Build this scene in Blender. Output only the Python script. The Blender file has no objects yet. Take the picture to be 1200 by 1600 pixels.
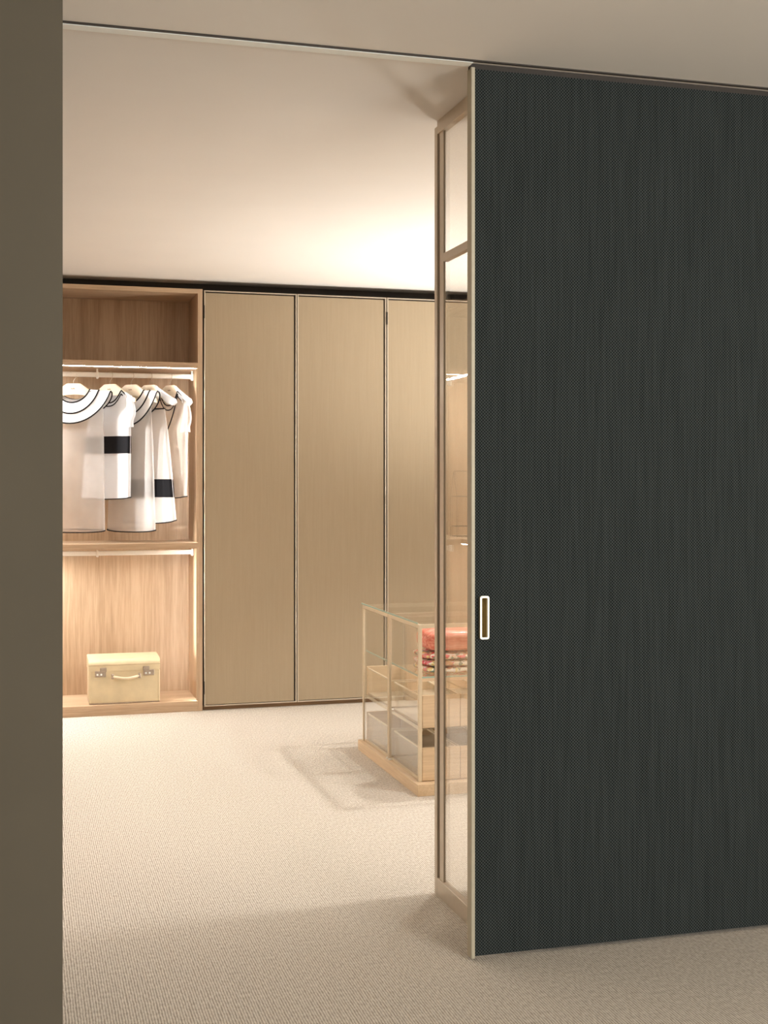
import bpy, bmesh, math, random
from math import sin, cos, pi, radians
from mathutils import Vector, Matrix
random.seed(7)
S = bpy.context.scene
COL = S.collection

# ---------------------------------------------------------------- camera
cam_d = bpy.data.cameras.new('camera'); cam = bpy.data.objects.new('camera', cam_d); COL.objects.link(cam)
cam_d.sensor_fit = 'VERTICAL'; cam_d.sensor_height = 36.0; cam_d.lens = 2010 / 1600 * 36
cam_d.shift_y = -50 / 1600; cam_d.clip_start = 0.05
cam.location = (0, 0, 1.40); cam.rotation_euler = (radians(90), 0, radians(-15.94))
S.camera = cam

# ---------------------------------------------------------------- world, lamps, exposure
H = 2.615                                    # ceiling height
W = bpy.data.worlds.new('world'); S.world = W; W.use_nodes = True
W.node_tree.nodes['Background'].inputs[0].default_value = (1.0, 0.93, 0.82, 1)
W.node_tree.nodes['Background'].inputs[1].default_value = 0.05
S.view_settings.view_transform = 'Standard'; S.view_settings.look = 'None'
S.view_settings.gamma = 1.0; S.view_settings.use_curve_mapping = False
S.view_settings.exposure = 0.0
S.cycles.use_denoising = True
S.cycles.max_bounces = 14; S.cycles.transparent_max_bounces = 48
S.cycles.diffuse_bounces = 6; S.cycles.glossy_bounces = 6
S.cycles.sample_clamp_indirect = 6.0

def area(name, loc, target, sx, sy, power, col, spread=180):
    l = bpy.data.lights.new(name, 'AREA'); l.shape = 'RECTANGLE'; l.size = sx; l.size_y = sy
    l.energy = power; l.color = col; l.spread = radians(spread)
    o = bpy.data.objects.new(name, l); COL.objects.link(o); o.location = loc
    o.rotation_euler = (Vector(target) - Vector(loc)).to_track_quat('-Z', 'Y').to_euler()
    return o
def spot(name, loc, target, power, col, angle, blend, radius):
    l = bpy.data.lights.new(name, 'SPOT'); l.energy = power; l.color = col
    l.spot_size = radians(angle); l.spot_blend = blend; l.shadow_soft_size = radius
    o = bpy.data.objects.new(name, l); COL.objects.link(o); o.location = loc
    o.rotation_euler = (Vector(target) - Vector(loc)).to_track_quat('-Z', 'Y').to_euler()
    return o
WARM = (1.0, 0.975, 0.94)
# dressing room: ceiling lamps and two added fill lights
area('dressing_added_fill', (4.62, 5.9, 1.25), (0, 5.9, 1.15), 2.6, 1.7, 22, (1.0, 0.98, 0.95))  # soft side fill added out of view, no window built
spot('ceiling_spot_case', (2.72, 5.95, 2.58), (2.55, 5.95, 0), 150, WARM, 96, 0.5, 0.05)
spot('ceiling_spot_near', (3.05, 4.25, 2.57), (1.3, 4.75, 0), 175, WARM, 120, 0.6, 0.13)
spot('added_ceiling_fill', (3.15, 6.55, 0.90), (2.85, 6.5, 2.615), 270, WARM, 150, 1.0, 0.20)  # unseen light added to brighten the ceiling
# front room: soft fill light added behind the camera, no window there
area('front_room_added_fill', (3.2, -2.2, 1.75), (1.2, 3.5, 1.6), 1.6, 1.4, 205, (1.0, 0.99, 0.96))
# unseen lights added left of the open bay to make its right panel glow
for za, zb, pw in ((1.04, 2.05, 1.7), (0.34, 0.96, 1.5)):
    area('added_panel_wash', (0.03, 7.792, (za + zb) / 2), (1.055, 7.888, (za + zb) / 2), 0.01, zb - za, pw, (1.0, 0.97, 0.92), 17)

# ---------------------------------------------------------------- material helpers
MATS = {}
def newmat(name):
    m = bpy.data.materials.new(name); m.use_nodes = True
    nt = m.node_tree; b = nt.nodes['Principled BSDF']
    return m, nt, b
def nd(nt, t, **kw):
    n = nt.nodes.new(t)
    for k, v in kw.items():
        if k in n.inputs: n.inputs[k].default_value = v
        else: setattr(n, k, v)
    return n
def plain(name, col, rough=0.5, metal=0.0, noise=0.0, nscale=40, spec=0.5):
    m, nt, b = newmat(name)
    b.inputs['Roughness'].default_value = rough; b.inputs['Metallic'].default_value = metal
    b.inputs['Specular IOR Level'].default_value = spec
    tc = nd(nt, 'ShaderNodeTexCoord'); nz = nd(nt, 'ShaderNodeTexNoise'); nz.inputs['Scale'].default_value = nscale
    nz.inputs['Detail'].default_value = 4
    nt.links.new(tc.outputs['Object'], nz.inputs['Vector'])
    r = nd(nt, 'ShaderNodeValToRGB')
    lo = [c * (1 - noise) for c in col]; hi = [min(1, c * (1 + noise)) for c in col]
    r.color_ramp.elements[0].color = (*lo, 1); r.color_ramp.elements[1].color = (*hi, 1)
    r.color_ramp.elements[0].position = 0.3; r.color_ramp.elements[1].position = 0.7
    nt.links.new(nz.outputs['Fac'], r.inputs['Fac']); nt.links.new(r.outputs['Color'], b.inputs['Base Color'])
    return m
def wood(name, axis, light=(0.53, 0.385, 0.255), dark=(0.37, 0.25, 0.15)):
    m, nt, b = newmat(name)
    tc = nd(nt, 'ShaderNodeTexCoord'); mp = nd(nt, 'ShaderNodeMapping')
    sc = [1.0, 1.0, 1.0]
    sc[axis] = 0.045
    mp.inputs['Scale'].default_value = sc
    nt.links.new(tc.outputs['Object'], mp.inputs['Vector'])
    n1 = nd(nt, 'ShaderNodeTexNoise'); n1.inputs['Scale'].default_value = 95; n1.inputs['Detail'].default_value = 5; n1.inputs['Roughness'].default_value = 0.65
    n2 = nd(nt, 'ShaderNodeTexNoise'); n2.inputs['Scale'].default_value = 14; n2.inputs['Detail'].default_value = 3; n2.inputs['Distortion'].default_value = 0.8
    nt.links.new(mp.outputs['Vector'], n1.inputs['Vector']); nt.links.new(mp.outputs['Vector'], n2.inputs['Vector'])
    mx = nd(nt, 'ShaderNodeMath', operation='MULTIPLY_ADD'); mx.inputs[1].default_value = 0.55; 
    m2 = nd(nt, 'ShaderNodeMath', operation='MULTIPLY'); m2.inputs[1].default_value = 0.45
    nt.links.new(n2.outputs['Fac'], m2.inputs[0]); nt.links.new(n1.outputs['Fac'], mx.inputs[0]); nt.links.new(m2.outputs[0], mx.inputs[2])
    r = nd(nt, 'ShaderNodeValToRGB'); r.color_ramp.elements[0].position = 0.36; r.color_ramp.elements[1].position = 0.60
    r.color_ramp.elements[0].color = (*dark, 1); r.color_ramp.elements[1].color = (*light, 1)
    nt.links.new(mx.outputs[0], r.inputs['Fac']); nt.links.new(r.outputs['Color'], b.inputs['Base Color'])
    bp = nd(nt, 'ShaderNodeBump'); bp.inputs['Strength'].default_value = 0.12; bp.inputs['Distance'].default_value = 0.001
    nt.links.new(n1.outputs['Fac'], bp.inputs['Height']); nt.links.new(bp.outputs['Normal'], b.inputs['Normal'])
    b.inputs['Roughness'].default_value = 0.5
    return m
def wave(nt, src, comp, freq, phase=0.0):
    """sin(2*pi*freq*coordinate) of one component"""
    m = nd(nt, 'ShaderNodeMath', operation='MULTIPLY'); m.inputs[1].default_value = 2 * pi * freq
    nt.links.new(src.outputs[comp], m.inputs[0])
    s = nd(nt, 'ShaderNodeMath', operation='SINE'); nt.links.new(m.outputs[0], s.inputs[0])
    return s
def fabric(name, dark, light, fx, fz, streak, rough=0.85, comps=('X', 'Z'), bump=0.2, sheen=0.0, fleck=0.5, weave=0.30, spec=0.25):
    m, nt, b = newmat(name)
    tc = nd(nt, 'ShaderNodeTexCoord'); sp = nd(nt, 'ShaderNodeSeparateXYZ'); nt.links.new(tc.outputs['Object'], sp.inputs[0])
    a = wave(nt, sp, comps[0], fx); c = wave(nt, sp, comps[1], fz)
    pr = nd(nt, 'ShaderNodeMath', operation='MULTIPLY'); nt.links.new(a.outputs[0], pr.inputs[0]); nt.links.new(c.outputs[0], pr.inputs[1])
    mp = nd(nt, 'ShaderNodeMapping'); mp.inputs['Scale'].default_value = (1, 1, 0.035)
    nt.links.new(tc.outputs['Object'], mp.inputs['Vector'])
    ns = nd(nt, 'ShaderNodeTexNoise'); ns.inputs['Scale'].default_value = 130; ns.inputs['Detail'].default_value = 3
    nt.links.new(mp.outputs['Vector'], ns.inputs['Vector'])
    nf = nd(nt, 'ShaderNodeTexNoise'); nf.inputs['Scale'].default_value = 420; nf.inputs['Detail'].default_value = 2
    nt.links.new(tc.outputs['Object'], nf.inputs['Vector'])
    h = nd(nt, 'ShaderNodeMath', operation='MULTIPLY_ADD'); h.inputs[1].default_value = weave; h.inputs[2].default_value = 0.5 - streak * 0.5 - fleck * 0.25
    nt.links.new(pr.outputs[0], h.inputs[0])
    h2 = nd(nt, 'ShaderNodeMath', operation='MULTIPLY_ADD'); h2.inputs[1].default_value = streak
    nt.links.new(ns.outputs['Fac'], h2.inputs[0]); nt.links.new(h.outputs[0], h2.inputs[2])
    h3 = nd(nt, 'ShaderNodeMath', operation='MULTIPLY_ADD'); h3.inputs[1].default_value = fleck * 0.5
    nt.links.new(nf.outputs['Fac'], h3.inputs[0]); nt.links.new(h2.outputs[0], h3.inputs[2])
    r = nd(nt, 'ShaderNodeValToRGB'); r.color_ramp.elements[0].position = 0.15; r.color_ramp.elements[1].position = 0.85
    r.color_ramp.elements[0].color = (*dark, 1); r.color_ramp.elements[1].color = (*light, 1)
    nt.links.new(h3.outputs[0], r.inputs['Fac']); nt.links.new(r.outputs['Color'], b.inputs['Base Color'])
    bp = nd(nt, 'ShaderNodeBump'); bp.inputs['Strength'].default_value = bump; bp.inputs['Distance'].default_value = 0.001
    nt.links.new(h3.outputs[0], bp.inputs['Height']); nt.links.new(bp.outputs['Normal'], b.inputs['Normal'])
    b.inputs['Roughness'].default_value = rough; b.inputs['Sheen Weight'].default_value = sheen
    b.inputs['Specular IOR Level'].default_value = spec
    return m
def carpet():
    m, nt, b = newmat('ribbed_carpet')
    tc = nd(nt, 'ShaderNodeTexCoord')
    # slight wobble of the ribs
    wn = nd(nt, 'ShaderNodeTexNoise'); wn.inputs['Scale'].default_value = 30; nt.links.new(tc.outputs['Object'], wn.inputs['Vector'])
    mad = nd(nt, 'ShaderNodeVectorMath', operation='MULTIPLY_ADD'); mad.inputs[1].default_value = (0.003, 0.006, 0)
    nt.links.new(wn.outputs['Color'], mad.inputs[0]); nt.links.new(tc.outputs['Object'], mad.inputs[2])
    sp = nd(nt, 'ShaderNodeSeparateXYZ'); nt.links.new(mad.outputs[0], sp.inputs[0])
    a = wave(nt, sp, 'X', 1 / 0.0074)
    mp = nd(nt, 'ShaderNodeMapping'); mp.inputs['Scale'].default_value = (135, 55, 1)
    nt.links.new(tc.outputs['Object'], mp.inputs['Vector'])
    nub = nd(nt, 'ShaderNodeTexNoise'); nub.inputs['Scale'].default_value = 1.0; nub.inputs['Detail'].default_value = 3
    nt.links.new(mp.outputs['Vector'], nub.inputs['Vector'])
    h = nd(nt, 'ShaderNodeMath', operation='MULTIPLY_ADD'); h.inputs[1].default_value = 0.26; h.inputs[2].default_value = 0.0
    nt.links.new(a.outputs[0], h.inputs[0])
    h2 = nd(nt, 'ShaderNodeMath', operation='ADD'); nt.links.new(h.outputs[0], h2.inputs[0]); nt.links.new(nub.outputs['Fac'], h2.inputs[1])
    r = nd(nt, 'ShaderNodeValToRGB'); r.color_ramp.elements[0].position = 0.15; r.color_ramp.elements[1].position = 0.8
    r.color_ramp.elements[0].color = (0.35, 0.305, 0.25, 1); r.color_ramp.elements[1].color = (0.72, 0.665, 0.585, 1)
    nt.links.new(h2.outputs[0], r.inputs['Fac']); nt.links.new(r.outputs['Color'], b.inputs['Base Color'])
    bp = nd(nt, 'ShaderNodeBump'); bp.inputs['Strength'].default_value = 0.5; bp.inputs['Distance'].default_value = 0.002
    nt.links.new(h2.outputs[0], bp.inputs['Height']); nt.links.new(bp.outputs['Normal'], b.inputs['Normal'])
    b.inputs['Roughness'].default_value = 0.95; b.inputs['Specular IOR Level'].default_value = 0.1
    return m
def glass(name, ior, tint):
    m, nt, b = newmat(name); nt.nodes.remove(b)
    out = nt.nodes['Material Output']
    geo = nd(nt, 'ShaderNodeNewGeometry')
    mi = nd(nt, 'ShaderNodeMapRange'); mi.inputs['To Min'].default_value = ior; mi.inputs['To Max'].default_value = 1 / ior
    nt.links.new(geo.outputs['Backfacing'], mi.inputs['Value'])
    fr = nd(nt, 'ShaderNodeFresnel'); nt.links.new(mi.outputs[0], fr.inputs['IOR'])
    tr = nd(nt, 'ShaderNodeBsdfTransparent'); tr.inputs[0].default_value = (*tint, 1)
    gl = nd(nt, 'ShaderNodeBsdfGlossy'); gl.inputs['Roughness'].default_value = 0.0; gl.inputs[0].default_value = (1, 1, 1, 1)
    mx = nd(nt, 'ShaderNodeMixShader')
    nt.links.new(fr.outputs[0], mx.inputs[0]); nt.links.new(tr.outputs[0], mx.inputs[1]); nt.links.new(gl.outputs[0], mx.inputs[2])
    nt.links.new(mx.outputs[0], out.inputs['Surface'])
    return m
def sheer(name, col, cover, trans=0.4):
    m, nt, b = newmat(name); nt.nodes.remove(b); out = nt.nodes['Material Output']
    df = nd(nt, 'ShaderNodeBsdfDiffuse'); df.inputs[0].default_value = (*col, 1)
    tl = nd(nt, 'ShaderNodeBsdfTranslucent'); tl.inputs[0].default_value = (*col, 1)
    m1 = nd(nt, 'ShaderNodeMixShader'); m1.inputs[0].default_value = trans
    nt.links.new(df.outputs[0], m1.inputs[1]); nt.links.new(tl.outputs[0], m1.inputs[2])
    tp = nd(nt, 'ShaderNodeBsdfTransparent')
    m2 = nd(nt, 'ShaderNodeMixShader'); m2.inputs[0].default_value = cover
    tc = nd(nt, 'ShaderNodeTexCoord'); nz = nd(nt, 'ShaderNodeTexNoise'); nz.inputs['Scale'].default_value = 9
    nt.links.new(tc.outputs['Object'], nz.inputs['Vector'])
    mr = nd(nt, 'ShaderNodeMapRange'); mr.inputs['To Min'].default_value = max(0, cover - 0.05); mr.inputs['To Max'].default_value = min(1, cover + 0.05)
    nt.links.new(nz.outputs['Fac'], mr.inputs['Value']); nt.links.new(mr.outputs[0], m2.inputs[0])
    nt.links.new(tp.outputs[0], m2.inputs[1]); nt.links.new(m1.outputs[0], m2.inputs[2])
    nt.links.new(m2.outputs[0], out.inputs['Surface'])
    return m
def emit(name, col, s):
    m, nt, b = newmat(name); nt.nodes.remove(b); e = nd(nt, 'ShaderNodeEmission')
    e.inputs[0].default_value = (*col, 1); e.inputs[1].default_value = s
    nt.links.new(e.outputs[0], nt.nodes['Material Output'].inputs['Surface'])
    return m
def floral():
    m, nt, b = newmat('floral_print')
    tc = nd(nt, 'ShaderNodeTexCoord'); v = nd(nt, 'ShaderNodeTexVoronoi'); v.inputs['Scale'].default_value = 60
    nz = nd(nt, 'ShaderNodeTexNoise'); nz.inputs['Scale'].default_value = 22; nt.links.new(tc.outputs['Object'], nz.inputs['Vector'])
    mad = nd(nt, 'ShaderNodeVectorMath', operation='MULTIPLY_ADD'); mad.inputs[1].default_value = (0.05, 0.05, 0.05)
    nt.links.new(nz.outputs['Color'], mad.inputs[0]); nt.links.new(tc.outputs['Object'], mad.inputs[2]); nt.links.new(mad.outputs[0], v.inputs['Vector'])
    sp = nd(nt, 'ShaderNodeSeparateColor'); nt.links.new(v.outputs['Color'], sp.inputs[0])
    r = nd(nt, 'ShaderNodeValToRGB'); r.color_ramp.interpolation = 'CONSTANT'
    cols = [(0.86, 0.80, 0.66), (0.72, 0.10, 0.12), (0.80, 0.66, 0.30), (0.88, 0.84, 0.74), (0.78, 0.25, 0.30), (0.22, 0.30, 0.22), (0.90, 0.86, 0.80), (0.70, 0.38, 0.22)]
    el = r.color_ramp.elements; el[0].color = (*cols[0], 1); el[1].position = 1 / 8; el[1].color = (*cols[1], 1)
    for i in range(2, 8):
        e = el.new(i / 8); e.color = (*cols[i], 1)
    nt.links.new(sp.outputs[0], r.inputs['Fac']); nt.links.new(r.outputs['Color'], b.inputs['Base Color'])
    b.inputs['Roughness'].default_value = 0.6
    return m

M = dict(
    ceiling=plain('painted_ceiling', (0.82, 0.79, 0.745), 0.9, noise=0.01, nscale=3, spec=0.2),
    wall=plain('taupe_wall', (0.125, 0.110, 0.083), 0.8, noise=0.03, nscale=4, spec=0.2),
    wall_light=plain('pale_wall', (0.62, 0.55, 0.46), 0.9, noise=0.02, nscale=4, spec=0.2),
    carpet=carpet(),
    wood_z=wood('light_oak_upright', 2), wood_x=wood('light_oak_lengthwise', 0), wood_y=wood('light_oak_crosswise', 1),
    oak_x=wood('blond_oak_lengthwise', 0, (0.74, 0.57, 0.38), (0.60, 0.44, 0.27)), oak_y=wood('blond_oak_crosswise', 1, (0.74, 0.57, 0.38), (0.60, 0.44, 0.27)),
    wood_dark=wood('brown_oak_plinth', 0, (0.36, 0.23, 0.13), (0.26, 0.16, 0.085)),
    metal=plain('champagne_metal', (0.58, 0.51, 0.41), 0.42, 0.35, 0.03, 60),
    edge=plain('matt_champagne_edge', (0.46, 0.42, 0.32), 0.55, 0.15, 0.03, 60),
    case_metal=plain('pale_gold_frame', (0.72, 0.62, 0.46), 0.4, 0.25, 0.03, 60),
    metal_light=plain('pale_champagne_metal', (0.80, 0.76, 0.62), 0.38, 0.5, 0.02, 60),
    alu=plain('satin_aluminium', (0.88, 0.92, 0.90), 0.35, 0.0, 0.02, 60),
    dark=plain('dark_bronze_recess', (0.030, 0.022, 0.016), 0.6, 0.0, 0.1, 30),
    fabric_dark=fabric('charcoal_woven_panel', (0.002, 0.0028, 0.0032), (0.062, 0.072, 0.071), 1 / 0.0095, 1 / 0.0095, 0.30, 0.85, bump=0.15, fleck=0.40, weave=0.42, spec=0.08),
    fabric_beige=fabric('beige_woven_door', (0.325, 0.255, 0.168), (0.425, 0.345, 0.24), 1 / 0.0042, 1 / 0.0042, 0.35, 0.85, bump=0.06, fleck=0.9),
    glass_wall=glass('clear_partition_glass', 1.85, (0.965, 0.955, 0.935)),
    glass=glass('clear_case_glass', 1.45, (0.995, 0.997, 0.992)),
    glass_edge=plain('green_glass_edge', (0.36, 0.50, 0.42), 0.15, 0.0, 0.05, 60),
    led=emit('led_strip', (1.0, 0.97, 0.93), 90.0),
    led_corner=emit('corner_lamp', (1.0, 0.95, 0.88), 90.0),
    led_added=emit('added_corner_glow', (1.0, 0.98, 0.95), 1000.0),  # glow of the extra strips added in the corner
    led_shelf=emit('shelf_lamp', (1.0, 0.98, 0.95), 95.0),
    rod=plain('ivory_rod', (0.80, 0.76, 0.68), 0.3, 0.15, 0.02, 30),
    hanger=plain('pale_maple', (0.80, 0.68, 0.50), 0.45, 0.0, 0.05, 30),
    brown=plain('brown_print', (0.25, 0.14, 0.07), 0.6),
    steel=plain('hook_steel', (0.62, 0.55, 0.45), 0.3, 1.0, 0.02, 60),
    white=sheer('white_cotton', (0.84, 0.86, 0.89), 0.94, 0.25),
    sheer=sheer('white_organza', (0.88, 0.86, 0.85), 0.34, 0.35),
    sheer2=sheer('dense_organza', (0.88, 0.87, 0.86), 0.62, 0.3),
    blush=sheer('blush_organza', (0.86, 0.80, 0.76), 0.34, 0.35),
    black=plain('black_trim', (0.010, 0.010, 0.012), 0.9, 0.0, 0.05, 60, 0.1),
    parchment=plain('parchment_leather', (0.64, 0.54, 0.35), 0.38, 0.0, 0.10, 9),
    brass=plain('old_nickel', (0.45, 0.38, 0.32), 0.35, 0.9, 0.1, 80),
    satin=wood('coral_satin', 0, (0.88, 0.42, 0.32), (0.62, 0.10, 0.06)),  # pale streaks put the satin's highlights into the colour
    floral=floral(),
    felt=plain('tan_liner', (0.46, 0.36, 0.25), 0.9, 0.0, 0.05, 60),
)

# ---------------------------------------------------------------- mesh helpers
class MB:
    def __init__(s): s.bm = bmesh.new()
    def box(s, x0, x1, y0, y1, z0, z1, bev=0.0, seg=1):
        r = bmesh.ops.create_cube(s.bm, size=1.0)
        vs = r['verts']
        bmesh.ops.transform(s.bm, matrix=Matrix.Translation(((x0 + x1) / 2, (y0 + y1) / 2, (z0 + z1) / 2)) @ Matrix.Diagonal((x1 - x0, y1 - y0, z1 - z0, 1)), verts=vs)
        if bev > 0:
            es = list({e for v in vs for e in v.link_edges})
            bmesh.ops.bevel(s.bm, geom=es, offset=bev, segments=seg, affect='EDGES', profile=0.6)
        return s
    def prism(s, pts, axis, a, b, bev=0.0):
        """outline in the two other axes, extruded along axis from a to b"""
        def v(p, t):
            l = [0, 0, 0]; o = [i for i in range(3) if i != axis]
            l[o[0]], l[o[1]] = p; l[axis] = t
            return s.bm.verts.new(l)
        A = [v(p, a) for p in pts]; B = [v(p, b) for p in pts]; n = len(pts)
        fs = [s.bm.faces.new(A), s.bm.faces.new(B[::-1])]
        for i in range(n):
            fs.append(s.bm.faces.new((A[i], B[i], B[(i + 1) % n], A[(i + 1) % n])))
        if bev > 0:
            es = list({e for f in fs[:2] for e in f.edges})
            bmesh.ops.bevel(s.bm, geom=es, offset=bev, segments=2, affect='EDGES')
        return s
    def tube(s, path, r, n=8, closed=False):
        P = [Vector(p) for p in path]; N = len(P); rings = []
        up = None
        for i, p in enumerate(P):
            if closed: t = P[(i + 1) % N] - P[i - 1]
            else: t = P[min(i + 1, N - 1)] - P[max(i - 1, 0)]
            if t.length < 1e-9: t = Vector((0, 0, 1))
            t.normalize()
            if up is None:
                up = t.orthogonal().normalized()
            else:
                up = up - t * up.dot(t)
                up = up.normalized() if up.length > 1e-6 else t.orthogonal().normalized()
            w = t.cross(up)
            rr = r(i / max(1, N - 1)) if callable(r) else r
            rings.append([s.bm.verts.new(p + (up * cos(2 * pi * k / n) + w * sin(2 * pi * k / n)) * rr) for k in range(n)])
        for i in range(N if closed else N - 1):
            a, b = rings[i], rings[(i + 1) % N]
            for k in range(n):
                f = s.bm.faces.new((a[k], a[(k + 1) % n], b[(k + 1) % n], b[k])); f.smooth = True
        if not closed:
            s.bm.faces.new(rings[0][::-1]); s.bm.faces.new(rings[-1])
        return s
    def grid(s, fn, nu, nv, cu=False):
        V = [[s.bm.verts.new(fn(i / nu, j / nv)) for j in range(nv + 1)] for i in range(nu if cu else nu + 1)]
        L = len(V)
        for i in range(nu):
            for j in range(nv):
                f = s.bm.faces.new((V[i][j], V[(i + 1) % L][j], V[(i + 1) % L][j + 1], V[i][j + 1])); f.smooth = True
        return s
    def build(s, name, mat, parent=None):
        bmesh.ops.recalc_face_normals(s.bm, faces=s.bm.faces)
        if parent is not None:
            off = Vector(parent.get('_off', (0, 0, 0)))
            if off.length > 0: bmesh.ops.translate(s.bm, vec=-off, verts=s.bm.verts)
        me = bpy.data.meshes.new(name); s.bm.to_mesh(me); s.bm.free()
        me.materials.append(M[mat] if isinstance(mat, str) else mat)
        o = bpy.data.objects.new(name, me); COL.objects.link(o)
        if parent is not None:
            o.parent = parent
            if '_off' in parent: o['_off'] = parent['_off']
        return o
def box(name, mat, parent, x0, x1, y0, y1, z0, z1, bev=0.0, seg=1):
    return MB().box(x0, x1, y0, y1, z0, z1, bev, seg).build(name, mat, parent)
def thing(name, label, cat, loc=(0, 0, 0), rz=0.0, group=None, local=False):
    """an Empty at the base; parts are given in world coordinates unless local"""
    o = bpy.data.objects.new(name, None); COL.objects.link(o); o.empty_display_size = 0.1
    o.location = loc; o.rotation_euler = (0, 0, rz); o['label'] = label; o['category'] = cat
    if group: o['group'] = group
    if not local: o['_off'] = tuple(loc)
    return o
def structure(name, mb, mat, parent=None):
    o = mb.build(name, mat, parent); o['kind'] = 'structure'; return o

# ---------------------------------------------------------------- large structure
structure('floor', MB().box(-3.2, 4.9, -3.2, 8.7, -0.1, 0.0), 'carpet')
structure('ceiling', MB().box(-3.2, 4.9, -3.2, 8.7, H, H + 0.1), 'ceiling')
structure('wall_left', MB().box(-3.2, 0.107, 3.20, 3.34, 0.0, H), 'wall')               # front room wall beside the opening
structure('wall_right', MB().box(1.49, 4.75, 3.60, 4.14, 0.0, H), 'wall_light')         # wall that the sliding door runs along
structure('wall_back', MB().box(-0.70, 4.9, 8.52, 8.7, 0.0, H), 'wall_light')
structure('wall_dressing_left', MB().box(-0.80, -0.70, 3.34, 8.7, 0.0, H), 'wall_light')
structure('wall_dressing_right', MB().box(4.75, 4.9, 3.5, 8.7, 0.0, H), 'wall_light')
structure('wall_front_left', MB().box(-3.2, -3.0, -3.2, 3.2, 0.0, H), 'wall_light')
structure('wall_front_right', MB().box(4.75, 4.9, -3.2, 3.5, 0.0, H), 'wall_light')
structure('wall_front_rear', MB().box(-3.0, 4.75, -3.2, -3.0, 0.0, H), 'wall_light')
# recessed shadow gap above the wardrobes
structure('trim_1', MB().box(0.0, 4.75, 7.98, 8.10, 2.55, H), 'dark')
# sliding door track set in the ceiling: pale aluminium rail and dark groove
tr = structure('trim_2', MB().box(0.107, 1.272, 3.513, 3.552, H - 0.006, H), 'alu')
tr2 = structure('track_groove', MB().box(0.107, 4.7, 3.503, 3.513, H - 0.004, H), 'dark', tr)

# ---------------------------------------------------------------- sliding door
d = thing('sliding_door', 'tall charcoal woven sliding door panel with slim pale metal edge', 'door', (2.4, 3.53, 0.0))
e = box('edge_frame', 'edge', d, 1.2720, 1.2835, 3.528, 3.564, 0.006, 2.602, 0.0012)
box('top_shadow_gap', 'dark', d, 1.2720, 3.60, 3.536, 3.556, 2.598, H - 0.001)  # dark strip standing in for the shade in the gap above the door
hx0, hx1, hz0, hz1 = 1.2965, 1.3245, 0.936, 1.062
hm = MB()
def rrect(x0, x1, z0, z1, r, n=5):
    out = []
    for cx, cz, a0 in ((x1 - r, z1 - r, 0), (x0 + r, z1 - r, 90), (x0 + r, z0 + r, 180), (x1 - r, z0 + r, 270)):
        for k in range(n + 1):
            a = radians(a0 + 90 * k / n); out.append((cx + r * cos(a), cz + r * sin(a)))
    return out
def ring_prism(mb, outer, inner, y0, y1):
    n = len(outer)
    A = [mb.bm.verts.new((x, y0, z)) for x, z in outer]; B = [mb.bm.verts.new((x, y0, z)) for x, z in inner]
    C = [mb.bm.verts.new((x, y1, z)) for x, z in outer]; D = [mb.bm.verts.new((x, y1, z)) for x, z in inner]
    for i in range(n):
        j = (i + 1) % n
        mb.bm.faces.new((A[i], A[j], B[j], B[i])); mb.bm.faces.new((C[j], C[i], D[i], D[j]))
        mb.bm.faces.new((A[j], A[i], C[i], C[j])); mb.bm.faces.new((B[i], B[j], D[j], D[i]))
ring_prism(hm, rrect(hx0, hx1, hz0, hz1, 0.006), rrect(hx0 + 0.0052, hx1 - 0.0052, hz0 + 0.0055, hz1 - 0.0055, 0.003), 3.520, 3.533)
fp = MB(); rc = lambda a, b, c_, e_: [(a, c_), (b, c_), (b, e_), (a, e_)]
ring_prism(fp, rc(1.2835, 3.60, 0.012, 2.598), rc(hx0 + 0.003, hx1 - 0.003, hz0 + 0.003, hz1 - 0.003), 3.532, 3.560)
fp.build('fabric_panel', 'fabric_dark', d)
hd = hm.build('pull_handle', 'metal_light', d)
# the finger recess: a scooped metal cup inside the rim
rm = MB()
ix0, ix1, iz0, iz1 = hx0 + 0.0045, hx1 - 0.0045, hz0 + 0.0045, hz1 - 0.0045
prof = [(ix0, 3.5225), (ix0 + 0.003, 3.531), (ix0 + 0.007, 3.5385), (ix0 + 0.012, 3.543), (ix1 - 0.001, 3.545), (ix1, 3.543), (ix1, 3.5225)]
rm.grid(lambda u, v: (*prof[int(round(u * 6))], iz0 + (iz1 - iz0) * v), 6, 1)
for zz in (iz0, iz1): rm.box(ix0, ix1, 3.5225, 3.545, zz - 0.0004, zz + 0.0004)
rm.build('finger_recess', plain('recess_brass', (0.42, 0.33, 0.15), 0.45, 0.6, 0.03, 50), hd)

# ---------------------------------------------------------------- glass partition
PX0, PX1, PE = 1.362, 1.384, 4.146
p = thing('glass_partition', 'narrow full height glass screen in champagne metal frame behind charcoal sliding door', 'glass partition', (1.38, 3.87, 0))
box('stile', 'metal', p, PX0, PX1, 4.118, PE, 0, 2.592, 0.0015)
box('stile', 'metal', p, PX0 + 0.005, PX0 + 0.012, 4.064, 4.106, 0.05, 2.57, 0.001)
box('stile_groove', 'dark', p, PX0 + 0.009, PX1, 4.106, 4.118, 0.05, 2.57)
box('stile', 'metal', p, PX0, PX1, 3.605, 3.650, 0, 2.592, 0.0015)
box('top_rail', 'metal', p, PX0, PX1, 3.650, 4.118, 2.564, 2.592, 0.001)
box('ceiling_channel', 'metal', p, PX0 + 0.008, PX1 - 0.008, 3.61, 4.14, 2.592, H)
box('middle_rail', 'metal', p, PX0 + 0.002, PX1, 3.650, 4.066, 2.127, 2.154, 0.001)
box('bottom_rail', 'metal', p, PX0, PX1, 3.650, 4.118, 0, 0.060, 0.001)
box('glass_pane', 'glass_wall', p, 1.3725, 1.3785, 3.652, 4.104, 0.058, 2.129)
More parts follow.
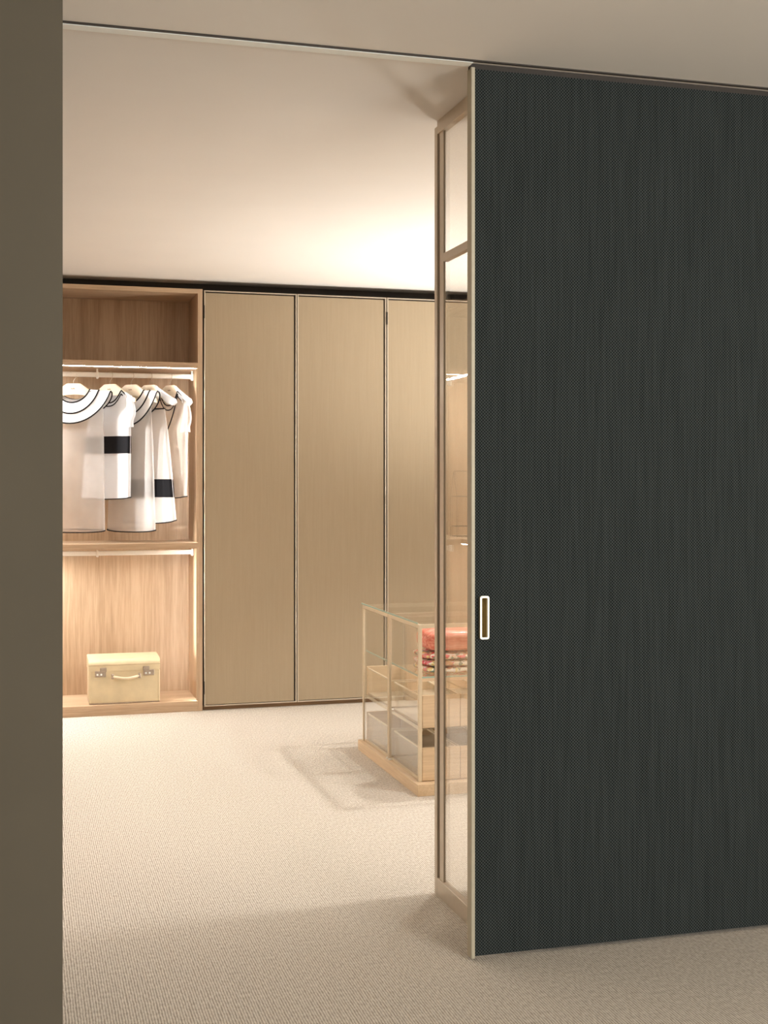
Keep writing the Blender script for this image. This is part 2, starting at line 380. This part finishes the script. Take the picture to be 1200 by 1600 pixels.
box('glass_pane', 'glass_wall', p, 1.3725, 1.3785, 3.652, 4.104, 2.152, 2.566)

# ---------------------------------------------------------------- open wardrobe unit (back run)
YF, YB = 7.80, 8.23
ZU0, ZU1, ZM0, ZM1 = 2.076, 2.110, 0.990, 1.020
w = thing('open_wardrobe', 'open oak wardrobe bay with lit shelves, hanging rods and clothes', 'wardrobe', (0.54, 8.0, 0), group=None)
box('side_panel', 'wood_z', w, 1.055, 1.084, YF, YB + 0.02, 0.0, 2.557, 0.001)
box('back_panel', 'wood_z', w, 0.0, 1.055, YB, YB + 0.02, 0.0, 2.557)
box('top_panel', 'wood_x', w, 0.0, 1.055, YF, YB, 2.530, 2.557, 0.001)
box('upper_shelf', 'wood_x', w, 0.0, 1.055, YF, YB, ZU0, ZU1, 0.001)
box('middle_shelf', 'wood_x', w, 0.0, 1.055, YF, YB, ZM0, ZM1, 0.001)
box('base_board', 'wood_x', w, 0.0, 1.055, YF, YB, 0.030, 0.062, 0.001)
box('plinth', 'wood_x', w, 0.0, 1.055, YF + 0.002, YF + 0.024, 0.0, 0.030)
def hang_rod(par, z, x0, x1, y, zs, brk):
    r = MB().box(x0, x1, y - 0.012, y + 0.012, z - 0.015, z + 0.015, 0.008, 3).build('hanging_rod', 'rod', par)
    for bx, w_ in brk:
        MB().box(bx - w_ / 2, bx + w_ / 2, y - 0.017, y + 0.017, z - 0.024, z + 0.018, 0.005, 2).box(bx - 0.005, bx + 0.005, y - 0.006, y + 0.006, z + 0.016, zs).build('rod_bracket', 'rod', r)
    return r
RODY, RODZ = 8.0, 2.040
hang_rod(w, RODZ, 0.0, 1.055, RODY, ZU0, ((0.472, 0.014), (1.046, 0.016), (0.009, 0.016)))
hang_rod(w, 0.955, 0.0, 1.055, RODY, ZM0, ((0.472, 0.014), (1.046, 0.016), (0.009, 0.016)))
for zz in (ZU0, ZM0):                                                    # shelf lamps with a rear lip that keeps them off the top of the back panel
    q = box('lamp_lip', 'alu', w, 0.01, 1.045, YF + 0.017, YF + 0.019, zz - 0.0036, zz)
    box('led_strip', 'led_shelf', q, 0.01, 1.045, YF + 0.004, YF + 0.009, zz - 0.0006, zz)
box('shelf_lip', 'wood_x', w, 0.0, 1.055, YF, YF + 0.003, ZM0 - 0.005, ZM0 + 0.001)
for za, zb in ((ZM1 + 0.002, ZU0 - 0.002), (0.064, ZM0 - 0.002)):       # lamps set behind a narrow lip, shining inwards
    q = box('lamp_profile', 'wood_z', w, 1.046, 1.055, YF + 0.001, YF + 0.006, za, zb)
    box('led_strip', 'led', q, 1.047, 1.055, YF + 0.006, YF + 0.010, za + 0.004, zb - 0.004)

# ---------------------------------------------------------------- corner shelving (left run; seen mirrored in the partition glass)
LX0, LX1 = -0.60, -0.012
c = thing('corner_shelving', 'oak corner shelving of the left run with lit shelves, reflected in glass screen', 'shelving', (-0.30, 6.2, 0))
box('back_panel', 'wood_z', c, LX0 - 0.02, LX0, 3.9, 8.47, 0.0, 2.557)
box('end_panel', 'wood_z', c, LX0, -0.001, 8.45, 8.47, 0.0, 2.557)
box('end_panel', 'wood_z', c, LX0, LX1, 3.9, 3.925, 0.0, 2.557)
for yy in (5.15, 6.40):
    box('divider', 'wood_z', c, LX0, LX1, yy, yy + 0.025, 0.06, 2.53)
box('top_panel', 'wood_y', c, LX0, LX1, 3.925, 8.45, 2.530, 2.557)
for ya, yb in ((3.925, 5.15), (5.175, 6.40), (6.425, 8.45)):
    box('upper_shelf', 'wood_y', c, LX0, LX1, ya, yb, ZU0, ZU1, 0.001)
    box('middle_shelf', 'wood_y', c, LX0, LX1, ya, yb, ZM0, ZM1, 0.001)
    box('led_strip', 'led_corner', c, LX1 - 0.016, LX1 - 0.006, ya + 0.02, yb - 0.02, ZU0 - 0.004, ZU0)
    box('led_strip', 'led_corner', c, LX1 - 0.016, LX1 - 0.006, ya + 0.02, yb - 0.02, ZM0 - 0.004, ZM0)
# extra strips added in the corner bay to brighten its reflection in the glass
box('led_strip', 'led_added', c, LX1 - 0.030, LX1 - 0.020, 7.86, 8.44, ZU0 - 0.004, ZU0)
box('led_strip', 'led_added', c, LX1 - 0.030, LX1 - 0.020, 7.86, 8.44, ZM0 - 0.004, ZM0)
box('base_board', 'wood_y', c, LX0, LX1, 3.925, 8.45, 0.030, 0.062)
box('plinth', 'wood_y', c, LX1 - 0.03, LX1 - 0.006, 3.925, 7.8, 0.0, 0.030)

# wire house on the corner shelf
def wire_house():
    x0, x1, y0, y1, z0, z1, z2 = -0.21, -0.08, 8.12, 8.25, ZM1, ZM1 + 0.27, ZM1 + 0.44
    t = thing('wire_house', 'thin wire house lantern on the corner shelf, mirrored in the glass screen', 'lantern', ((x0 + x1) / 2, (y0 + y1) / 2, z0))
    r = 0.0022
    m = MB()
    for z in (z0 + r, z0 + 0.07, z1):
        m.tube([(x0, y0, z), (x1, y0, z), (x1, y1, z), (x0, y1, z)], r, 6, True)
    for x in (x0, x1):
        for y in (y0, y1): m.tube([(x, y, z0), (x, y, z1)], r, 6)
    m.build('wall_wires', 'dark', t)
    ym = (y0 + y1) / 2; m = MB()
    m.tube([(x0, ym, z2), (x1, ym, z2)], r, 6)
    for x in (x0, x1):
        m.tube([(x, y0, z1), (x, ym, z2), (x, y1, z1)], r, 6)
    m.build('roof_wires', 'dark', t)
wire_house()

# ---------------------------------------------------------------- closed wardrobe units
def closed_unit(x0, x1, label):
    t = thing('closed_wardrobe', label, 'wardrobe', ((x0 + x1) / 2, 8.0, 0), group='closed wardrobes along the back wall')
    m = MB(); m.box(x0, x0 + 0.018, YF + 0.026, YB, 0.024, 2.556); m.box(x1 - 0.018, x1, YF + 0.026, YB, 0.024, 2.556)
    m.box(x0, x1, YB, YB + 0.018, 0.024, 2.556); m.box(x0 + 0.018, x1 - 0.018, YF + 0.026, YB, 2.536, 2.556); m.box(x0 + 0.018, x1 - 0.018, YF + 0.026, YB, 0.024, 0.042)
    m.build('carcass', 'dark', t)
    box('plinth', 'wood_dark', t, x0, x1, YF + 0.03, YF + 0.05, 0.0, 0.030)
    n = 2; wd = (x1 - x0) / n
    for i in range(n):
        a = x0 + i * wd + 0.0022; b = x0 + (i + 1) * wd - 0.0022; zb, zt = 0.026, 2.550
        dr = box('door', 'fabric_beige', t, a + 0.007, b - 0.0165, YF + 0.003, YF + 0.024, zb + 0.010, zt - 0.014)
        fm = MB(); fw = 0.007
        fm.box(a, a + fw, YF - 0.003, YF + 0.024, zb, zt, 0.001); fm.box(b - fw, b, YF - 0.003, YF + 0.024, zb, zt, 0.001)
        fm.box(a + fw, b - fw, YF - 0.003, YF + 0.024, zt - 0.006, zt, 0.001); fm.box(a + fw, b - fw, YF - 0.003, YF + 0.024, zb, zb + 0.006, 0.001)
        fm.build('door_frame', 'metal', dr)
        box('door_back', 'dark', dr, a + fw, b - fw, YF + 0.020, YF + 0.0235, zb + 0.006, zt - 0.006)
        hxx = a - 0.001 if i == 0 else b - 0.003
        for hz in (2.42, 0.14):
            box('hinge', 'dark', dr, hxx, hxx + 0.004, YF - 0.006, YF - 0.002, hz - 0.04, hz + 0.04, 0.001)
closed_unit(1.0915, 2.2440, 'closed wardrobe with two beige fabric doors, next to the open bay of clothes')
closed_unit(2.2460, 3.3985, 'closed beige fabric wardrobe partly hidden behind the glass display case and screen')

# ---------------------------------------------------------------- display case
CX0, CX1, CY0, CY1 = 1.724, 2.84, 5.475, 6.440
CZ0, CZT = 0.052, 0.755
CM = 5.963
k = thing('display_case', 'low glass accessory display case with oak drawers on an oak plinth', 'display case', (2.28, 5.95, 0))
box('plinth', 'oak_y', k, 1.705, 2.86, 5.425, 6.462, 0.0, CZ0, 0.001)
PW = 0.013
bays = ((CY0, CM - 0.004), (CM + 0.004, CY1))
def post(x, y, wx, wy): box('post', 'case_metal', k, x, x + wx, y, y + wy, CZ0, CZT, 0.001)
post(CX0, CY0, 0.017, 0.013)
post(CX0, CM - 0.004 - 0.010, 0.013, 0.010); post(CX0, CM + 0.004, 0.013, 0.010)
post(CX0, CY1 - PW, 0.010, PW)
post(CX1 - 0.017, CY0, 0.017, 0.013); post(CX1 - PW, CM - 0.010, PW, 0.020); post(CX1 - 0.017, CY1 - PW, 0.017, PW)
for y in (CM - 0.022, CM + 0.010):
    box('foot_clip', 'alu', k, CX0 - 0.004, CX0 + 0.012, y, y + 0.010, CZ0, CZ0 + 0.008, 0.001)
for x0, x1 in ((CX0, CX0 + 0.012), (CX1 - 0.012, CX1)):
    for ya, yb in bays: box('side_rail', 'case_metal', k, x0, x1, ya + 0.012, yb - 0.010, CZT - 0.018, CZT)
for y0, y1 in ((CY0, CY0 + 0.013), (CM - 0.010, CM + 0.010), (CY1 - 0.013, CY1)): box('cross_rail', 'case_metal', k, CX0 + 0.017, CX1 - 0.017, y0, y1, CZT - 0.018, CZT)
# glass: top plates, shelf plates, side panes with green edges
for ya, yb in bays:
    g = box('top_glass', 'glass', k, CX0 - 0.004, CX1, ya - 0.002, yb + 0.002, CZT + 0.001, CZT + 0.010)
    MB().box(CX0 - 0.006, CX0 - 0.004, ya - 0.002, yb + 0.002, CZT + 0.002, CZT + 0.009).build('glass_edge', 'glass_edge', g)
    g = box('shelf_glass', 'glass', k, CX0 + 0.016, CX1 - 0.016, ya + 0.004, yb - 0.012, 0.514, 0.521)
    gm = MB().box(CX0 + 0.014, CX0 + 0.016, ya + 0.014, yb - 0.012, 0.514, 0.521)
    if ya == CY0: gm.box(CX0 + 0.018, CX1 - 0.018, ya + 0.001, ya + 0.004, 0.514, 0.521)
    gm.build('glass_edge', 'glass_edge', g)
    box('side_glass', 'glass', k, CX0 + 0.003, CX0 + 0.008, ya + 0.012, yb - 0.010, CZ0, CZT - 0.018)
    box('drawer_divider', 'case_metal', k, CX0 + 0.014, CX0 + 0.026, ya + 0.014, yb - 0.012, 0.276, 0.287)
    box('side_runner', 'case_metal', k, CX0 + 0.014, CX0 + 0.020, ya + 0.014, yb - 0.012, CZ0, CZ0 + 0.010)
box('front_divider', 'oak_x', k, CX0 + 0.017, CX1 - 0.017, CY0 + 0.002, CY0 + 0.014, 0.500, 0.513)
NC = 6; cw = (CX1 - 0.017 - CX0 - 0.017) / NC
def drawer(xa, xb, ya, yb, z0, hf, front_at):
    """wooden front, glass sides with a pale top edge, lined bottom"""
    fy = ya if front_at == 'near' else yb - 0.018
    out = []
    r = 0.008
    pts = [(xa, z0), (xb, z0), (xb, z0 + hf), (xa, z0 + hf)]
    f = MB().prism(pts, 1, fy, fy + 0.018, 0.001).build('drawer', 'oak_x', k)
    y0, y1 = (ya + 0.018, yb) if front_at == 'near' else (ya, yb - 0.018)
    hs = hf - 0.012
    m = MB(); m.box(xa + 0.004, xa + 0.008, y0, y1, z0 + 0.01, z0 + hs); m.box(xb - 0.008, xb - 0.004, y0, y1, z0 + 0.01, z0 + hs)
    m.build('drawer_side', 'glass', f)
    m = MB(); m.box(xa + 0.003, xa + 0.009, y0, y1, z0 + hs, z0 + hs + 0.006); m.box(xb - 0.009, xb - 0.003, y0, y1, z0 + hs, z0 + hs + 0.006)
    by = y1 - 0.008 if front_at == 'near' else y0
    m.box(xa + 0.003, xb - 0.003, by, by + 0.008, z0 + hs, z0 + hs + 0.006)
    m.build('drawer_rim', 'hanger', f)
    box('drawer_back', 'glass', f, xa + 0.008, xb - 0.008, by, by + 0.005, z0 + 0.01, z0 + hs)
    box('drawer_bottom', 'felt', f, xa + 0.004, xb - 0.004, y0, y1, z0 + 0.002, z0 + 0.010)
for i in range(NC):
    xa = CX0 + 0.018 + i * cw + 0.0015; xb = xa + cw - 0.003
    for z0, hf in ((0.055, 0.146), (0.291, 0.144)):
        drawer(xa, xb, CY0 + 0.003, CM - 0.020, z0, hf, 'near')
        drawer(xa, xb, CM + 0.020, CY1 - 0.003, z0, hf, 'far')

# textiles on the glass shelf
def pillow(name, label, cat, mat, x0, x1, y0, y1, z0, z1, amp, fq, seed, layers):
    t = thing(name, label, cat, ((x0 + x1) / 2, (y0 + y1) / 2, z0))
    rnd = random.Random(seed)
    hz = (z1 - z0) / layers
    for L in range(layers):
        za = z0 + L * hz; ph = [rnd.uniform(0, 6.28) for _ in range(6)]; sh = rnd.uniform(-0.006, 0.006)
        def fn(u, v):
            a = 2 * pi * u
            s = v * 2 - 1                                     # along x
            ends = max(0.0, 1 - abs(s) ** 8) ** 0.5
            ca, sa = cos(a), sin(a)
            ex = 2 / 3.2
            yy = (abs(ca) ** ex) * (1 if ca >= 0 else -1); zz = (abs(sa) ** ex) * (1 if sa >= 0 else -1)
            x = x0 + (x1 - x0) * v
            wob = amp * (sin(fq * x + ph[0] + 2 * zz) + 0.6 * sin(2.3 * fq * x + ph[1] + 3 * a) + 0.4 * sin(3.9 * fq * x + ph[2]))
            y = (y0 + y1) / 2 + sh + yy * ((y1 - y0) / 2 * (0.25 + 0.75 * ends)) + (wob if ca < 0.4 else 0)
            z = za + hz / 2 + zz * hz / 2 * (0.15 + 0.85 * ends) * 0.98 + (wob * 0.5 if sa > 0 else max(0, wob * 0.1))
            return (x, y, max(z, z0 + 0.0005))
        MB().grid(fn, 28, 70, cu=True).build('fold' if layers > 1 else 'body', mat, t)
    return t
pillow('floral_scarf', 'folded floral print scarf lying on the glass shelf under the coral bundle', 'scarf', 'floral', 1.775, 2.30, 5.52, 5.80, 0.5215, 0.612, 0.0035, 55, 3, 3)
pillow('coral_bundle', 'rolled coral satin bundle resting on the floral scarf in the display case', 'textile', 'satin', 1.785, 2.26, 5.535, 5.78, 0.613, 0.722, 0.0022, 38, 5, 1)

# ---------------------------------------------------------------- suitcase
def suitcase():
    x0, x1, y0, y1, z0 = 0.412, 0.833, 7.838, 8.06, 0.0625
    zs, z1 = 0.262, 0.338
    t = thing('suitcase', 'small cream parchment suitcase with nickel locks on the wardrobe base', 'suitcase', ((x0 + x1) / 2, (y0 + y1) / 2, z0))
    MB().box(x0 + 0.003, x1 - 0.003, y0 + 0.003, y1 - 0.003, z0 + 0.004, zs, 0.006, 2).build('body', 'parchment', t)
    m = MB(); m.box(x0 + 0.002, x1 - 0.002, y0 + 0.002, y1 - 0.002, z0, z0 + 0.006, 0.002); m.build('base_rim', 'brass', t)
    lid = MB()
    n = 8; R = 0.032
    pts = [(y1, zs - 0.004), (y0, zs - 0.004), (y0, z1 - 0.012 - R)]
    for i in range(n + 1):
        a = pi - (pi / 2) * i / n
        pts.append((y0 + R + R * cos(a), z1 - 0.012 - R + R * sin(a) * 1.0))
    pts += [(y1 - 0.02, z1), (y1 - 0.006, z1 - 0.003), (y1, z1 - 0.012)]
    lid.prism(pts, 0, x0, x1, 0.003)
    l = lid.build('lid', 'parchment', t)
    for f in l.data.polygons: f.use_smooth = False
    box('lid_seam', 'brown', l, x0 - 0.0005, x1 + 0.0005, y0 - 0.0006, y0 + 0.001, zs + 0.030, zs + 0.0315)
    for xx in (x0 + 0.001, x1 - 0.012): box('corner_trim', 'parchment', t, xx, xx + 0.011, y0 + 0.001, y0 + 0.010, z0 + 0.006, zs - 0.004, 0.002)
    for xc in (0.481, 0.766):
        sgn = 1 if xc < 0.6 else -1
        lk = MB().box(xc - 0.032, xc + 0.032, y0 - 0.005, y0 + 0.004, 0.225, 0.260, 0.002).build('lock', 'brass', t)
        MB().box(xc + sgn * 0.016 - 0.019, xc + sgn * 0.016 + 0.019, y0 - 0.012, y0 + 0.001, 0.256, 0.280, 0.003, 2).build('hasp', 'brass', lk)
        m = MB()
        for q in (-0.018, 0.004): m.tube([(xc + q, y0 - 0.004, 0.240), (xc + q, y0 - 0.010, 0.240)], 0.006, 10)
        m.build('lock_button', 'alu', lk)
    # handle
    ha, hb, hz = 0.558, 0.704, 0.226
    path = []
    for i in range(15):
        s = i / 14
        path.append((ha + (hb - ha) * s, y0 - 0.010 - 0.022 * sin(pi * s) ** 0.6, hz - 0.010 * sin(pi * s)))
    h = MB().tube(path, lambda q: 0.0075 if 0.05 < q < 0.95 else 0.006, 10).build('handle', 'hanger', t)
    for xx in (ha - 0.014, hb - 0.002):
        MB().box(xx, xx + 0.016, y0 - 0.014, y0 + 0.004, hz - 0.014, hz + 0.014, 0.003).build('handle_mount', 'brass', h)
suitcase()

# ---------------------------------------------------------------- hangers and clothes
def hanger(x, rz, label):
    t = thing('clothes_hanger', label, 'hanger', (x, RODY, RODZ), rz, 'wooden hangers on the upper rod', local=True)
    o = [(-0.205, -0.160), (-0.20, -0.148), (-0.15, -0.126), (-0.105, -0.100), (-0.075, -0.078), (-0.046, -0.058), (-0.038, -0.056)]
    top = o + [(-q, z) for q, z in reversed(o)]
    low = []
    for i in range(13):
        q = 1 - 2 * i / 12
        low.append((0.15 * q, -0.122 - 0.036 * abs(q) ** 2.2))
    outline = top + [(0.205, -0.172)] + low + [(-0.205, -0.172)]
    b = MB().prism(outline, 1, -0.008, 0.008, 0.003).build('hanger_body', 'hanger', t)
    b.rotation_euler = (0, 0, 0)
    # worn brown stamp on the front, too small in the photo to read
    m = MB()
    for i in range(6):
        hh = 0.007 if i in (0, 3, 4) else 0.0045
        m.box(-0.013 + i * 0.0045, -0.010 + i * 0.0045, -0.0086, -0.0078, -0.0905, -0.0905 + hh)
    m.build('stamp', 'brown', b)
    path = [(0, 0, -0.056), (0, 0, -0.040), (0.006, 0, -0.030), (0.017, 0, -0.018), (0.021, 0, -0.002)]
    for i in range(10):
        a = radians(-5 + 200 * i / 9); path.append((0.021 * cos(a), 0, 0.0 + 0.021 * sin(a)))
    MB().tube(path, 0.0021, 6).build('hook', 'steel', t)
    return t

def smooth(a, b, x):
    q = max(0, min(1, (x - a) / (b - a))); return q * q * (3 - 2 * q)
class Cloth:
    """closed tube of cloth hung from shoulder line or waistband, in the hanger's own frame"""
    def __init__(s, sh, hem, zhem, nw, nf, nb, dep=0.030, fold=0.008, ph=0.0, flare=1.0, sag=0.012, zs=(-0.096, -0.150), skirt=None, shift=0.0):
        s.__dict__.update(locals())
    def ztop(s, x, front):
        ax = abs(x)
        if s.skirt is not None: return s.skirt - (0.010 if front else 0.0) * (1 - (ax / s.sh) ** 2) * 0
        if ax < s.nw:
            dpt = s.nf if front else s.nb
            q = ax / s.nw
            return s.zs[0] - dpt * (1 - q ** 2.4)
        q = (ax - s.nw) / max(1e-6, s.sh - s.nw)
        return s.zs[0] + (s.zs[1] - s.zs[0]) * q - 0.03 * q ** 6
    def at(s, u, v, off=0.0):
        """u 0..1 round the body (front first), v 0..1 downwards"""
        a = 2 * pi * u
        c_, s_ = cos(a), sin(a)
        w0 = s.sh + (s.hem - s.sh) * (v ** s.flare)
        d0 = 0.012 + (s.dep - 0.012) * smooth(0, 0.35, v)
        x = -w0 * c_
        front = s_ >= 0
        y = -d0 * (1 if s_ >= 0 else -1) * abs(s_) ** 0.7
        fo = s.fold * smooth(0.1, 1, v)
        y += fo * sin(7 * a + s.ph) * abs(s_) + 0.5 * fo * sin(13 * a + 2 * s.ph + 2 * v) * abs(s_)
        zt = s.ztop(-s.sh * c_, front)
        zh = s.zhem - s.sag * abs(s_) * (1 if front else -0.5)
        z = zt + (zh - zt) * v
        x += s.shift * v
        if off: y += -off if front else off
        return (x, y, z)
    def vz(s, z, u=0.25):
        zt = s.at(u, 0)[2]; zh = s.at(u, 1)[2]
        return (z - zt) / (zh - zt)
    def body(s, name, mat, par, nu=64, nv=36):
        return MB().grid(s.at, nu, nv, cu=True).build(name, mat, par) if False else MB().grid(lambda u, v: s.at(u, v), nu, nv, cu=True).build(name, mat, par)
    def block(s, z0, z1, mat, par):
        def fn(u, v):
            zt = s.at(u, 0)[2]; zh = s.at(u, 1)[2]
            return s.at(u, (z0 + (z1 - z0) * v - zt) / (zh - zt), 0.002)
        return MB().grid(fn, 64, 6, cu=True).build('black_block', 'black', par)
    def loop(s, v, r, u0=0.0, u1=1.0, n=64, off=0.0015):
        closed = u1 - u0 >= 1
        return [s.at(u0 + (u1 - u0) * i / (n if closed else n - 1), v, off) for i in range(n)], r, closed

def piping(par, loops, name='black_piping'):
    return [MB().tube(pts, r, 6, closed).build(name, 'black', par) for pts, r, closed in loops]

def collar(par, rings, mat, zs=-0.094):
    """broad collar of concentric bands; rings = (half width, front depth, back depth, reach)"""
    def ring(a, df, db, ry, n=64):
        out = []
        for i in range(n):
            t = 2 * pi * i / n; c_, s_ = cos(t), sin(t)
            x = -a * c_ ; f = s_ >= 0
            e = abs(s_) ** 1.25
            z = zs - (df if f else db) * e - 0.10 * max(0, a - 0.12) * (1 - e)
            y = -(ry if f else -ry * 1.5) * abs(s_) ** 0.6
            out.append((x, y, z))
        return out
    R = [ring(*r) for r in rings]
    n = len(R[0])
    def fn(u, v):
        i = int(round(u * n)) % n
        q = v * (len(R) - 1); j = min(int(q), len(R) - 2); f = q - j
        A, B = Vector(R[j][i]), Vector(R[j + 1][i])
        return A.lerp(B, f)
    m = MB().grid(fn, n, 3 * (len(R) - 1), cu=True).build('collar', mat, par)
    mb = MB()
    for r in R: mb.tube([(x, y - (0.0018 if y < 0 else -0.0018), z) for x, y, z in r], 0.0042, 6, True)
    mb.build('collar_piping', 'black', m)
    return m

HX = (0.332, 0.548, 0.675, 0.787, 0.912)
HR = [radians(q) for q in (-30, -47, -47, -50, -62)]
HR = [-r for r in HR]; HR = [-r for r in HR]
hl = ('wooden hanger carrying the striped collar blouse, nearest the grey wall', 'wooden hanger carrying the white dress with the upper black block',
      'wooden hanger carrying the sheer tunic, middle of the five', 'wooden hanger carrying the white skirt with the lower black block',
      'wooden hanger carrying the blush blouse, nearest the lit side panel')
for x, r, l in zip(HX, HR, hl): hanger(x, r, l)

def garment(name, label, i, dz=0.0):
    return thing(name, label, 'clothing', (HX[i], RODY, RODZ), HR[i], 'white clothes on the upper rod', local=True)
# 1 sheer tunic with broad striped collar
g = garment('sheer_tunic', 'sheer white tunic with broad black-striped collar, nearest the grey wall', 0)
cl = Cloth(0.195, 0.205, -0.945, 0.105, 0.07, 0.055, dep=0.032, fold=0.004, ph=0.6)
cl.body('tunic_body', 'sheer', g)
collar(g, [(0.108, 0.078, 0.058, 0.022), (0.168, 0.145, 0.11, 0.036), (0.245, 0.205, 0.16, 0.044)], 'white')
piping(g, [cl.loop(1.0, 0.0036)], 'hem_piping')
# 2 dress with black block
g = garment('white_dress', 'sleeveless white dress with wide black block at waist height', 1)
cl = Cloth(0.165, 0.195, -0.745, 0.10, 0.075, 0.03, dep=0.034, fold=0.005, ph=2.0, shift=-0.035)
cl.body('dress_body', 'white', g)
cl.block(-0.375, -0.480, 'black', g)
def sleeve(par, mat, x0, z0, ln, w, side=1, name='sleeve'):
    def fn(u, v):
        a = 2 * pi * u
        x = x0 + side * (0.025 * sin(pi * min(1, v * 1.2)) ) + 0.5 * w * cos(a) * (0.75 + 0.25 * v)
        y = 0.026 * sin(a) * (0.5 + 0.5 * v)
        z = z0 - ln * v + (-0.5 * (x - x0) if v < 0.4 else -0.5 * (x - x0) * max(0, 1 - (v - 0.4) * 2.5)) 
        return (x, y - 0.004, z)
    return MB().grid(fn, 28, 16, cu=True).build(name, mat, par)
sleeve(g, 'white', 0.150, -0.120, 0.20, 0.075)
piping(g, [cl.loop(1.0, 0.0036), cl.loop(0.0, 0.0036, 0.0, 0.5), cl.loop(0.035, 0.0034, 0.13, 0.37)])
# 3 second tunic with collar
g = garment('sheer_tunic', 'sheer tunic with striped collar hanging third from the grey wall', 2)
cl = Cloth(0.160, 0.190, -0.945, 0.10, 0.07, 0.055, dep=0.032, fold=0.004, ph=4.0)
cl.body('tunic_body', 'sheer', g)
collar(g, [(0.103, 0.082, 0.058, 0.022), (0.152, 0.150, 0.11, 0.032), (0.212, 0.215, 0.16, 0.038)], 'sheer2')
piping(g, [cl.loop(1.0, 0.0036)], 'hem_piping')
# 4 skirt clipped to its hanger, with a cover on the hanger shoulder
g = garment('white_skirt', 'flared white skirt with low black block, clipped to the fourth hanger', 3)
cl = Cloth(0.125, 0.215, -0.885, 0.1, 0, 0, dep=0.040, fold=0.006, ph=1.2, skirt=-0.205, flare=0.9, sag=0.02)
cl.body('skirt_body', 'sheer2', g)
cl.block(-0.635, -0.745, 'black', g)
piping(g, [cl.loop(1.0, 0.0036), cl.loop(0.0, 0.0040)])
for sx in (-0.10, 0.10):
    MB().box(sx - 0.010, sx + 0.010, -0.014, 0.014, -0.230, -0.160, 0.003).build('clip', 'glass', g)
def shoulder_cap(par, mat):
    o = [(0.05, -0.060), (0.105, -0.097), (0.15, -0.122), (0.212, -0.150), (0.222, -0.172), (0.20, -0.188), (0.15, -0.175), (0.11, -0.14)]
    MB().prism(o, 1, -0.013, 0.013, 0.004).build('shoulder_pad', mat, par)
shoulder_cap(g, 'white')
# 5 blush blouse
g = garment('blush_blouse', 'sheer blush blouse with black front seam, nearest the lit side panel', 4)
cl = Cloth(0.175, 0.165, -0.740, 0.095, 0.085, 0.05, dep=0.034, fold=0.004, ph=3.0)
cl.body('blouse_body', 'blush', g)
shoulder_cap(g, 'white')
sleeve(g, 'blush', 0.165, -0.150, 0.20, 0.075)
seam = [Vector(cl.at(0.25 + 0.10 * (1 - q), 0.02 + 0.30 * q, 0.003)) for q in [i / 12 for i in range(13)]]
piping(g, [cl.loop(1.0, 0.0032), cl.loop(0.0, 0.0036, 0.05, 0.45), cl.loop(0.05, 0.0036, 0.1, 0.40), (seam, 0.0036, False)])

M['satin'].node_tree.nodes['Principled BSDF'].inputs['Roughness'].default_value = 0.25
for o in bpy.data.objects:
    if '_off' in o: del o['_off']
